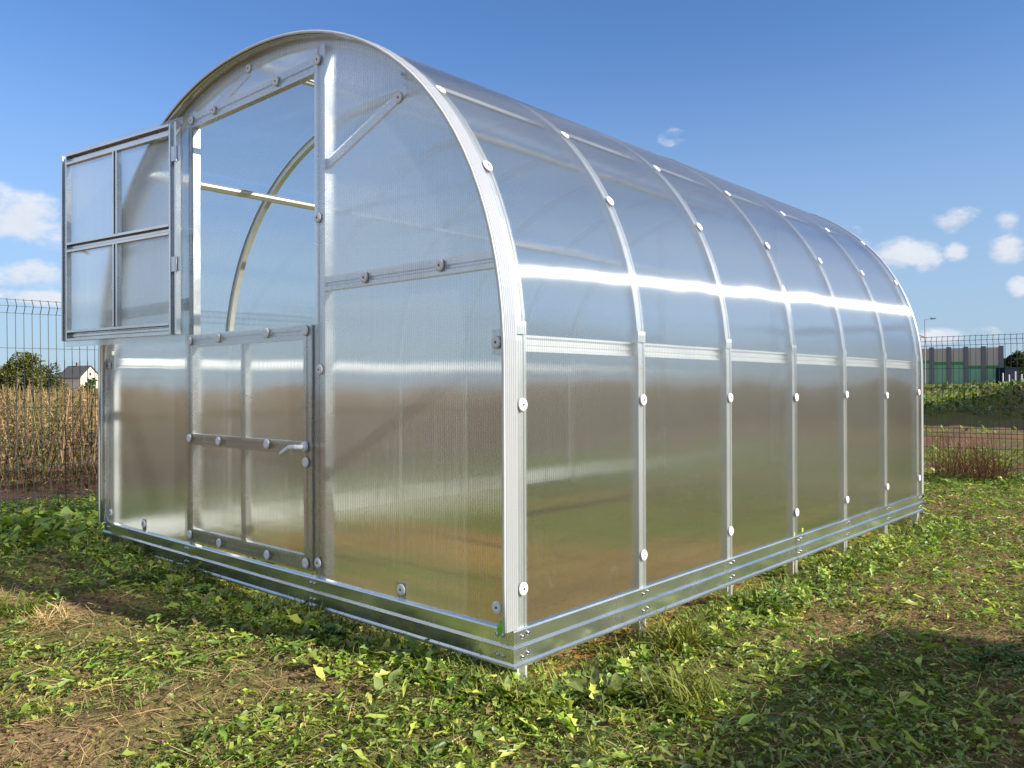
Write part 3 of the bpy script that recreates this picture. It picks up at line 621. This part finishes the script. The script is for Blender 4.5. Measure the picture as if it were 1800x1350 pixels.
# rear wall framing, seen only through the sheets
for x in (-1.003, -2.0): 
    b = post(x, .0, arch_z(x, -.04), .06, 4.08).build('rear_post', STEEL, GH)
xrail(1.138, -.966, -.042, .05, 4.08).build('cross_rail', STEEL, GH); xrail(1.138, -2.958, -2.036, .05, 4.08).build('cross_rail', STEEL, GH)

# sealing washers with screws
def washer_me():
    mb = MB(); mb.lathe([(.0001, .0052), (.0045, .0052), (.0060, .0062), (.0130, .0060), (.0185, .0045), (.0205, .0022), (.0205, .0)], (0,0,0), (0,0,1), 24); return mb.mesh('washer', WHITE)
def screw_me():
    mb = MB(); mb.lathe([(.0001, .0060), (.0022, .0062), (.0036, .0068), (.0040, .0056), (.0040, .004)], (0,0,0), (0,0,1), 10); return mb.mesh('screw', DARKSCREW)
WM, SM = washer_me(), screw_me()
def washer(p, n, parent, s=1.0):
    q = Vector(n).to_track_quat('Z', 'Y').to_euler(); o = link('washer', WM, parent, p, q); o.scale = (s, s, s)
    if parent is GH: link('screw', SM, o)
    return o
for i, y in enumerate(RY):
    for z in (.115+rng.normal(0, .004), .686+rng.normal(0, .003)):
        washer((.014+(.004 if i > 2 else 0), y, z), (1,0,0), GH)
    for u in (1.365, 1.15):
        x, z, a, b = on_arch(u, .003+(.004 if i > 2 else 0)); washer((x, y, z), (a, 0, b), GH)
for x, z in [(-.998,.806), (-1.007,1.396), (-1.005,2.009), (-1.011,.057), (-.716,1.137), (-.314,1.14), (-.059,.876), (-.515,.035), (-.059,.055), (-2.552,.037), (-2.965,.053), (-.520,1.745), (-1.513,2.110), (-1.82,2.0), (-1.30,2.0), (-2.975,.86), (-2.03, 2.0)]:
    washer((x, YF-.002, z), (0,-1,0), GH)

# doors -----------------------------------------------------------------
def lever(parent, sgn=1):
    mb = MB(); mb.lathe([(.0001, .012), (.014, .012), (.021, .008), (.022, 0)], (0,0,0), (0,-1,0), 20)
    path = [(0,-.006,0), (0,-.032,.0), (-.008,-.040,0), (-.045,-.043,-.003), (-.062,-.045,-.012), (-.095,-.047,-.028)]; rad = [.010,.010,.011,.010,.0095,.008]
    for k in range(len(path)-1): mb.tube(path[k], path[k+1], rad[k], 10, rad[k+1])
    for k in range(1, len(path)): mb.lathe([(.0001, rad[k]*.95), (rad[k]*.7, rad[k]*.7), (rad[k], 0), (rad[k]*.7, -rad[k]*.7), (.0001, -rad[k]*.95)], path[k], (1,0,0), 10)
    return mb.mesh('handle', WHITE)
def door_leaf(H, zmid):
    """frame in its own space: hinge edge at x=0, free edge at x=1.03, outside towards -y, bottom at z=0"""
    Wd = 1.026; mb = MB(); wd = .056; d = .026
    def bar(p0, p1, A, B, wd=wd):
        h = wd/2; prof = [(-h, 0), (-h*.3, 0), (-h*.2, .005), (h*.2, .005), (h*.3, 0), (h, 0), (h, d), (h-.012, d), (h-.012, d-.0016), (h-.002, d-.0016), (h-.002, .002), (h*.32, .002), (h*.22, .007), (-h*.22, .007), (-h*.32, .002), (-h+.002, .002), (-h+.002, d-.0016), (-h+.012, d-.0016), (-h+.012, d), (-h, d)]
        mb.sweep(prof, [(Vector(p0), Vector(A), Vector(B)), (Vector(p1), Vector(A), Vector(B))], True, True)
    X, Y, Z = (1,0,0), (0,1,0), (0,0,1)
    bar((wd/2, 0, 0), (wd/2, 0, H), X, Y); bar((Wd-wd/2, 0, 0), (Wd-wd/2, 0, H), X, Y)
    for z in (wd/2, zmid, H-wd/2): bar((wd+.001, .001, z), (Wd-wd-.001, .001, z), Z, Y, wd if z != zmid else .05)
    for a, b in ((wd+.001, zmid-.026), (zmid+.026, H-wd-.001)): bar((Wd*.497, .002, a), (Wd*.497, .002, b), X, Y, .040)
    return mb
def leaf_panel(H, parent, over=.02):
    mb = MB(); mb.add([(-.012, -.004, -over), (1.04, -.004, -over), (1.04, -.004, H+over), (-.012, -.004, H+over)], [(0,1,2,3)]); me = mb.mesh('door_panel', PC_END, False)
    if me.polygons[0].normal.y > 0: me.flip_normals()
    return link('door_panel', me, parent)
HL = .965
low = door_leaf(HL, .478).build('lower_door', STEEL, GH, loc=(-2.072, -.0125, .018)); low['label'] = 'closed lower door leaf'
leaf_panel(HL, low, .004)
h = link('handle', lever(low), low, (.99, -.006, .486))
for x, z in [(.045,.938), (.31,.941), (.712,.945), (.995,.942), (.036,.481), (.31,.479), (.712,.484), (.995,.425), (.040,.028), (.315,.023), (.712,.023), (.992,.029)]:
    washer((x, -.006, z), (0,-1,0), low)
HU = 1.0
up_ = door_leaf(HU, .50).build('upper_door', STEEL, GH, loc=(-2.072, -.040, .990)); up_['label'] = 'open upper door leaf swung back against the front wall'
up_.rotation_euler = (0, 0, -R(171.5))
leaf_panel(HU, up_, .03)
link('handle', lever(up_), up_, (.995, -.006, .50))
for x, z in [(.03,.97), (.31,.97), (.712,.97), (.995,.97), (.03,.5), (.31,.5), (.712,.5), (.03,.03), (.31,.03), (.712,.03), (.995,.03)]:
    washer((x, -.006, z), (0,-1,0), up_)
for z in (.33, .85):
    mb = MB(); mb.box(-.030, -.002, .020, .023, z-.035, z+.035); mb.box(.002, .030, .028, .031, z-.035, z+.035); mb.tube((-.001, .026, z-.036), (-.001, .026, z+.036), .0055, 10); mb.build('hinge', SCREW, up_)
for x, z in ((.2,.984), (.72,.984)):
    mb = MB(); mb.tube((x, .012, z), (x, .012, z+.02), .002, 6); mb.build('screw', SCREW, up_)
# green scraps of protective film left at the corner and at the rail joint
mb = MB(); mb.add([(-.048,-.0215,-.002), (-.012,-.0215,.004), (-.004,-.0215,-.012), (-.044,-.0225,-.030), (-.048,-.007,.018), (-.022,-.007,.018)], [(0,3,2,1), (4,0,1,5)]); mb.build('film_scrap', GREENTAPE, GH, False)
mb = MB(); mb.box(.0205, .0225, 2.02, 2.035, .006, .022); mb.box(.0205, .0225, 2.115, 2.135, .012, .03); mb.build('film_scrap', GREENDUST, GH)

# ------------------------------------------------------------------ mesh fences
def mesh_panel(width, height, n=None):
    """welded mesh panel with V folds, wires 5 mm, in its own XZ plane; fold points along -y"""
    folds = [height-.045, height-.53*1.0] ; mb = MB(); n = int(width/.05)
    zz = [0.0]; zf = []
    for f in (height*.36, height-.052): zz += [f-.045, f, f+.045]; zf += [f-.045, f, f+.045]
    zz += [height]; off = {round(f, 4): (-.028 if k % 3 == 1 else 0) for k, f in enumerate(zf)}
    prof = [(0, 0)]+[(off.get(round(z, 4), 0), z) for z in zz[1:]]
    r = .0021
    for i in range(n+1):
        x = i*.05
        for k in range(len(prof)-1):
            (a, z0), (b, z1) = prof[k], prof[k+1]; vs = []
            for (yy, zc) in ((a, z0), (b, z1)): vs += [(x-r, yy-r, zc), (x+r, yy-r, zc), (x+r, yy+r, zc), (x-r, yy+r, zc)]
            mb.add(vs, [(0,1,5,4), (1,2,6,5), (2,3,7,6), (3,0,4,7)])
    hz = sorted(set([.03]+list(np.arange(.2, height-.2, .2))+zf)); hz = [z for z in hz if all(abs(z-f) > .06 or z in zf for f in zf)]
    for z in hz:
        y = off.get(round(z, 4), 0)+.0055
        mb.box(-.01, n*.05+.01, y-r, y+r, z-r, z+r)
    return mb.mesh('wire_mesh', FENCE), n*.05
MP, PW = mesh_panel(2.5, 1.53)
def fence(label, p, d, n, lift, name='wire_fence'):
    """n panels and posts marching from p in unit direction d"""
    root = empty(name, (p[0], p[1], gh(*p))); tag(root, label, 'fence'); ang = math.atan2(d[1], d[0])
    for i in range(n+1):
        q = (p[0]+d[0]*i*(PW+.06), p[1]+d[1]*i*(PW+.06)); z = lift(i)-root.location.z
        if i < n:
            link('wire_mesh', MP, root, (q[0]-p[0]+d[0]*.03, q[1]-p[1]+d[1]*.03, z), (0,0,ang))
        mb = MB(); a = Matrix.Rotation(ang, 4, 'Z'); mb.box(-.02, .02, .012, .072, -.5, 1.60); 
        po = mb.build('fence_post', FENCE, root, loc=(q[0]-p[0], q[1]-p[1], z)); po.rotation_euler = (0,0,ang)
        for zz in (.35, .95, 1.3):
            hexhead((0, .012, zz), (0,-1,0), .011, .008).build('clip', SCREW, po)
    return root
# the left one starts outside the frame and runs away beside the greenhouse
fence('dark wire mesh fence on the left between greenhouse and dry weeds', (-4.42, -2.72), (0,1), 4, lambda i: -.195+(.05 if i > 1 else 0)+(.03 if i == 2 else 0))
fence('dark wire mesh fence across the back on the right', (-4.42, 7.05), (math.cos(R(3)), math.sin(R(3))), 5, lambda i: -.355+.0*i)

# ------------------------------------------------------------------ beyond the fences
def stems(n, fx, fy, h, seed_h, col, lean=.18, name='tall_dry_weeds', label='', tops=3):
    x, y = fx(n), fy(n); L = h[0]+(h[1]-h[0])*rng.random(n); pos = np.stack([x, y, ground_h(x, y)], 1)
    c = np.array(col)[rng.choice(len(col), n)]*(.6+.8*rng.random((n, 1)))
    P = [scatter(*STR, pos, L, rng.random(n)*6.283, np.radians(68+20*rng.random(n)), lean*4*rng.random(n), c, .3+.35*rng.random(n))]
    for k in range(tops):
        q = pos.copy(); q[:, 2] += L*(.35+.55*rng.random(n)); q[:, :2] += rng.normal(0, .05, (n, 2))
        P.append(scatter(*OVAL, q, .02+.055*rng.random(n), rng.random(n)*6.283, np.radians(20+60*rng.random(n)), np.ones(n), c*(.7+.6*rng.random((n, 1))), .4+.4*rng.random(n), roll=(rng.random(n)-.5)*2))
    V, Q, C = join_arrays(P); o = link(name, quads_mesh(name, V, Q, STRAW, C)); tag(o, label, 'weeds', kind='stuff'); return o
TAN = [(.34,.25,.15), (.25,.175,.10), (.18,.13,.07), (.13,.14,.05), (.23,.135,.09), (.15,.09,.06), (.12,.13,.05)]
stems(24000, lambda n: -6.2-22*rng.random(n)**1.5, lambda n: -5+24*rng.random(n), (.45,.98), 0, TAN, label='tall dry tan weeds filling the field behind the left fence', tops=5)
stems(2600, lambda n: -5.0-1.8*rng.random(n), lambda n: -3+12*rng.random(n), (.10,.35), 0, [(.28,.15,.12), (.20,.11,.09), (.14,.16,.05)], name='low_dry_weeds', label='low reddish dry weeds right behind the left fence', tops=2)
stems(5200, lambda n: -60+90*rng.random(n), lambda n: 26+20*rng.random(n), (.3,.7), 0, [(.36,.22,.15), (.30,.20,.12)], name='far_dry_weeds', label='strip of reddish dry grass in front of the noise barrier', tops=1)
# leafy cover of the bank
n = 20000; x = -16+28*rng.random(n); y = 17.5+6.5*rng.random(n); pos = np.stack([x, y, ground_h(x, y)], 1)
k = fbm(x, y, 1.6, 140) > .42-.1*(y > 20); pos = pos[k]; n = len(pos)
col = np.array([[.09,.15,.03],[.14,.19,.04],[.20,.20,.07],[.06,.10,.03]])[rng.choice(4, n)]*(.6+.8*rng.random((n, 1)))
P = [scatter(*OVAL, pos+np.array([0,0,.16])*rng.random((n, 1)), .05+.11*rng.random(n), rng.random(n)*6.283, np.radians(5+75*rng.random(n)), rng.random(n), col, .8+.6*rng.random(n), roll=(rng.random(n)-.5)*1.5)]
n = 5000; x = -14+24*rng.random(n); y = 7.8+9*rng.random(n); kk = (fbm(x, y, 2, 70) > .5) | (rng.random(n) < .12); x, y = x[kk], y[kk]; n = len(x)
P.append(scatter(*DAND, np.stack([x, y, ground_h(x, y)], 1), .06+.12*rng.random(n), rng.random(n)*6.283, np.radians(5+60*rng.random(n)), rng.random(n), greens(n), .8+.6*rng.random(n)))
V, Q, C = join_arrays(P); o = link('bank_weeds', quads_mesh('bank_weeds', V, Q, LEAF, C)); tag(o, 'green leafy weeds over the earth bank beyond the right fence', 'weeds', kind='stuff')

def at(u, depth):
    """ground point seen at photo column u, `depth` metres ahead"""
    d = fw+rv*((u-900)/F); p = CAM+d*depth; return p.x, p.y
def tree(label, u, depth, h, rad, col, group='trees and bushes behind the left fence', nleaf=1500, ls=.22, name='bushy_tree', trunk=True, cat='tree', squash=1.0, low=.12, xy=None):
    x, y = xy or at(u, depth); z = gh(x, y); root = empty(name, (x, y, z)); tag(root, label, cat, group)
    mb = MB(); mb.tube((0,0,-.3), (0,0,h*.5), h*.030, 8, h*.015)
    tips = []
    for k in range(7):
        a = k*2.4+rng.random(); b = Vector((math.cos(a)*rad*.6, math.sin(a)*rad*.6, h*(.45+.45*rng.random()))); mb.tube((0,0,h*(.18+.04*k)), b, h*.014, 6, h*.004); tips.append(b)
    mb.build('trunk', BARK, root)
    # clumps
    nc = 16; cc = []
    for k in range(nc):
        a = rng.random()*6.283; rr = rad*math.sqrt(rng.random())*.75; zz = h*(low+(.90-low)*rng.random()); lim = 1-.55*max(0, (zz/h-.5)*2)
        cc.append((rr*math.cos(a)*lim, rr*math.sin(a)*lim, zz, rad*(.22+.22*rng.random())))
    cc = np.array(cc); idx = rng.choice(nc, nleaf); dv = rng.normal(0, 1, (nleaf, 3)); dv /= np.linalg.norm(dv, axis=1)[:, None]
    pos = cc[idx, :3]+dv*cc[idx, 3:4]*(.55+.6*rng.random((nleaf, 1))**.6); pos[:, 2] = np.clip(pos[:, 2], .1, h*1.04)
    c = np.array(col)*(.55+.9*rng.random((nleaf, 1)))*(.8+.4*rng.random(nc))[idx][:, None]
    V, Q, C = scatter(*OVAL, pos, ls*(.6+.8*rng.random(nleaf)), rng.random(nleaf)*6.283, np.radians(-40+100*rng.random(nleaf)), rng.random(nleaf), c, 1.2+.6*rng.random(nleaf), roll=(rng.random(nleaf)-.5)*2.5)
    link('crown', quads_mesh('crown', V, Q, CROWN, C), root); return root
DG = (.055,.08,.028); OG = (.11,.12,.035); BR = (.16,.14,.07)
tree('rounded green bush at the left edge behind the fence', 4, 62, 2.3, 1.7, (.075,.085,.03), ls=.17, nleaf=3200)
tree('tallest olive green bush behind the left fence', 44, 60, 3.2, 1.7, OG, ls=.17, nleaf=4200)
tree('lower green bush just right of the tallest one behind the left fence', 78, 64, 2.5, 1.3, (.075,.085,.03), ls=.17, nleaf=3200)
tree('small brownish bush left of the pale house', 98, 70, 1.5, 1.2, BR, ls=.24, nleaf=700)
tree('thin young tree rising at the left of the bushes', 22, 66, 2.6, .7, OG, ls=.22, nleaf=500)
tree('small dark bush in front of the pale gable wall', 156, 78, 1.5, .8, DG, ls=.24, nleaf=500)
g2 = 'dark trees right of the noise barrier'
tree('dark tree touching the end of the noise barrier', 1771, 128, 3.4, 2.6, (.03,.045,.02), g2, 1400, .45)
tree('highest dark tree right of the noise barrier', 1786, 126, 4.6, 2.5, (.035,.05,.025), g2, 1700, .45)
tree('dark tree at the right edge of the picture', 1806, 124, 4.1, 2.8, (.03,.045,.02), g2, 1400, .45)
tree('low dark bush before the dark trees on the right', 1779, 112, 2.0, 2.2, (.03,.05,.02), g2, 900, .4)

def house():
    x, y = at(140, 235); root = empty('house', (x, y, gh(x, y)), (0,0, yaw+R(336))); tag(root, 'small pale house with dark gable roof far behind the left fence', 'house')
    cream = simple('pale_render', (.62,.55,.43), .85, 0, .08, 2); roofm = simple('dark_roof_tiles', (.085,.08,.08), .8, 0, .2, 3); glass = simple('window_dark', (.05,.06,.08), .2)
    a, b, e, r = 3.3, 4.4, 3.2, 6.3
    mb = MB(); mb.add([(-a,-b,-1), (a,-b,-1), (a,b,-1), (-a,b,-1), (-a,-b,e), (a,-b,e), (a,b,e), (-a,b,e), (0,-b,r), (0,b,r)], [(0,1,5,8,4), (2,3,7,9,6), (1,2,6,5), (3,0,4,7)]); mb.build('wall', cream, root)
    mb = MB(); o_ = .45
    for s in (1, -1):
        sl = (r-e)/a; x1 = s*(a+o_); z1 = e-o_*sl
        mb.add([(0,-b-o_,r+.16), (x1,-b-o_,z1+.16), (x1,b+o_,z1+.16), (0,b+o_,r+.16), (0,-b-o_,r), (x1,-b-o_,z1), (x1,b+o_,z1), (0,b+o_,r)], [(0,1,2,3), (4,5,6,7), (0,1,5,4), (1,2,6,5), (2,3,7,6)])
    rf = mb.build('roof', roofm, root); mb = MB(); mb.box(-.3,.3,.6,1.2,r-.5,r+1.1); mb.build('chimney', simple('chimney_brick', (.2,.13,.1), .9), rf)
    for (px, pz) in ((-1.5,1.3), (1.5,1.3), (0,4.0)):
        mb = MB(); mb.box(px-.45,px+.45,-b-.03,-b-.005,pz-.55,pz+.55); f = mb.build('window', cream, root); mb = MB(); mb.box(px-.36,px+.36,-b-.05,-b-.031,pz-.46,pz+.46); mb.build('pane', glass, f)
house()

def barrier():
    D = 112; root = None
    pst = simple('barrier_post', (.13,.15,.17), .6); up_m = simple('barrier_absorber', (.42,.41,.37), .8, 0, .06, 1); gb = simple('barrier_green_band', (.01,.27,.05), .5, 0, .05); lo = simple('barrier_green_glass', (.17,.40,.27), .5, 0, .06, .4)
    us = [1485,1516,1547,1577,1608,1638,1668,1698,1729,1760]; P = [at(u, D-(u-1600)*.03) for u in us]; x0, y0 = P[-1]; z0 = gh(x0, y0)
    root = empty('noise_barrier', (x0, y0, z0)); tag(root, 'green and grey roadside noise barrier beyond the right fence', 'noise barrier')
    hs = [2.5,2.5,2.5,3.05,3.05,2.85,2.6,2.6,2.05,2.05]
    for k, (x, y) in enumerate(P):
        mb = MB(); mb.box(-.28,.28,-.22,.22,-2,5.02); o = mb.build('post', pst, root, loc=(x-x0, y-y0, 0)); o.rotation_euler = (0,0,math.atan2(y-P[0][1] or 1, x-P[0][0] or 1) if k else 0)
        if k == 0: continue
        xa, ya = P[k-1]; d = Vector((x-xa, y-ya, 0)); L = d.length; ang = math.atan2(d.y, d.x); gz = hs[k]
        for nm, z0_, z1_, mt, th in (('lower_panel', -2, gz, lo, .05), ('green_band', gz+.001, gz+.42, gb, .07), ('upper_panel', gz+.421, 4.85, up_m, .06)):
            mb = MB(); mb.box(.281, L-.281, -th, th, z0_, z1_); o = mb.build(nm, mt, root, loc=(xa-x0, ya-y0, 0)); o.rotation_euler = (0,0,ang)
barrier()
def lamp(u, D, h, label):
    x, y = at(u, D); root = empty('street_lamp', (x, y, gh(x, y))); tag(root, label, 'street lamp'); gm = simple('lamp_grey', (.30,.31,.32), .5)
    mb = MB(); mb.tube((0,0,-1), (0,0,h), .09, 8, .05); mb.build('pole', gm, root)
    t = Vector((rv.x, rv.y, 0)).normalized()
    mb = MB(); mb.tube((0,0,h-.05), t*.7+Vector((0,0,h+.12)), .05, 6, .04); a = mb.build('arm', gm, root)
    mb = MB(); c = t*.75+Vector((0,0,h+.10)); mb.tube(c, c+t*.6, .13, 8, .08); mb.build('lamp_head', simple('lamp_head_dark', (.10,.10,.11), .5), root)
    mb = MB(); c = -t*.1+Vector((0,0,h*.735)); mb.tube(c, c-t*.7+Vector((0,0,.25)), .12, 8, .07); mb.build('side_lamp', gm, root)
lamp(1626.5, 100, 8.1, 'tall thin street lamp in front of the noise barrier')
wp = simple('white_post', (.6,.62,.62), .6)
for k, (u, D, h) in enumerate([(1763, 92, 1.35), (1774, 90, 1.15), (1785, 88, 1.5), (1796, 90, 1.2)]):
    x, y = at(u, D); mb = MB(); mb.tube((0,0,-.5), (0,0,h), .07, 8); mb.lathe([(.0001, h+.05), (.06, h+.04), (.085, h)], (0,0,0), (0,0,1), 8)
    o = mb.build('marker_post', wp, None, loc=(x, y, gh(x, y)))
    tag(o, ['white marker post at the end of the noise barrier', 'shortest white marker post, second from the barrier', 'tallest white marker post, third from the barrier', 'white marker post nearest to the right edge'][k], 'post', 'white marker posts right of the barrier')
# a dark blue container partly hidden by the trees
x, y = at(1771, 106); root = empty('container', (x, y, gh(x, y)), (0,0,yaw+R(90))); tag(root, 'dark blue container standing beside the noise barrier', 'container')
bl = simple('container_blue', (.012,.02,.04), .8, 0, .1, 20, 0, .1); mb = MB(); mb.box(-.85,.85,-1,1,-1,2.0); 
mb.build('body', bl, root); mb = MB(); [mb.box(-.8+.2*i,-.72+.2*i,-1.04,-1.001,-.2,1.9) for i in range(9)]; mb.build('ribs', bl, root); mb = MB(); mb.box(-.9,.9,-1.05,1.05,2.001,2.1); mb.build('lid', bl, root)
# dark heap of spoil on the bank
def heap(u, D, rad, h, label, col=(.13,.085,.06), name='soil_heap', xy=None):
    x, y = xy or at(u, D); n = 26; V = []; Fs = []
    for i in range(n):
        for j in range(n):
            a, b = (i/(n-1)-.5)*2*rad, (j/(n-1)-.5)*2*rad; q = max(0, 1-(a*a+b*b)/rad**2)
            V.append((a, b, h*q**1.1+(fbm(np.array([a+u]), np.array([b]), rad*.5, 150)[0]-.5)*h*.5*(q > 0)-.25*(q == 0)))
    for i in range(n-1):
        for j in range(n-1): Fs.append((i*n+j, (i+1)*n+j, (i+1)*n+j+1, i*n+j+1))
    mb = MB(); mb.add(V, Fs, True); o = mb.build(name, simple(name+'_soil', col, .95, 0, .4, 3, .8, .1, 6), None, False, (x, y, gh(x, y)-.1)); tag(o, label, 'soil heap'); return o
heap(1757, 27, 1.0, .42, 'small dark soil heap on top of the weedy bank')
# unseen objects added outside the frame to cast the shade on lawn and bank
def shed():
    root = empty('lawn_shade_shed', (6.62, -2.55, gh(6.62, -2.55))); tag(root, 'unseen wooden shed added right of the frame to shade the lawn', 'shed')
    wd = simple('shade_shed_boards', (.25,.17,.10), .8, 0, .25, 4); rm = simple('shade_shed_roof_felt', (.07,.07,.07), .9)
    mb = MB(); a, b, e, r = 1.5, 5.2, 2.2, 3.0
    for i in range(52): mb.box(-a, -a+.02, -b+i*.2, -b+i*.2+.19, 0, e)
    mb.box(-a+.021, a, -b, b, -.3, e); mb.build('wall', wd, root)
    mb = MB(); mb.add([(-a-.2,-b-.2,e-.1), (0,-b-.2,r), (a+.2,-b-.2,e-.1), (-a-.2,b+.2,e-.1), (0,b+.2,r), (a+.2,b+.2,e-.1)], [(0,1,4,3), (1,2,5,4), (0,2,1), (3,4,5), (0,3,5,2)]); mb.build('roof', rm, root)
    mb = MB(); mb.box(-a-.03, -a-.002, -.5, .4, .05, 1.95); d = mb.build('door', simple('shed_door', (.3,.2,.12), .8), root); mb = MB(); mb.box(-a-.06, -a-.031, -.4, -.36, .95, 1.1); mb.build('handle', SCREW, d)
    mb = MB(); mb.box(-a-.03, -a-.002, 1.5, 2.4, 1.1, 1.7); wn = mb.build('window', simple('shed_window_frame', (.6,.6,.58), .6), root); mb = MB(); mb.box(-a-.04, -a-.031, 1.57, 2.33, 1.17, 1.63); mb.build('pane', simple('shed_glass', (.05,.06,.08), .1), wn)
shed()  # unseen shed added to shade the lawn
g3 = 'unseen trees added to fray the lawn shadow'  # trees added for the ragged edge of the lawn shadow
tree('unseen tree added right of the frame to fray the lawn shadow, farthest of three', 0, 0, 2.75, 1.15, DG, g3, 4200, .085, xy=(6.7, 3.3), low=.2)
tree('unseen tree added right of the frame to fray the lawn shadow, middle of three', 0, 0, 3.0, 1.1, DG, g3, 4200, .085, xy=(7.0, 1.6), low=.2)
tree('unseen tree added right of the frame to fray the lawn shadow, nearest of three', 0, 0, 3.0, 1.0, DG, g3, 4200, .085, xy=(7.1, .2), low=.2)
tx, ty = at(1805, 17.5); SX, SY = math.cos(R(SUN_AZ)), math.sin(R(SUN_AZ))  # heap added sunward of the bank to shade it
heap(0, 0, 5.0, 3.9, 'large unseen heap added right of the frame to shade the bank', (.12,.09,.06), 'bank_shade_heap', (tx+7.5*SX, ty+7.5*SY))
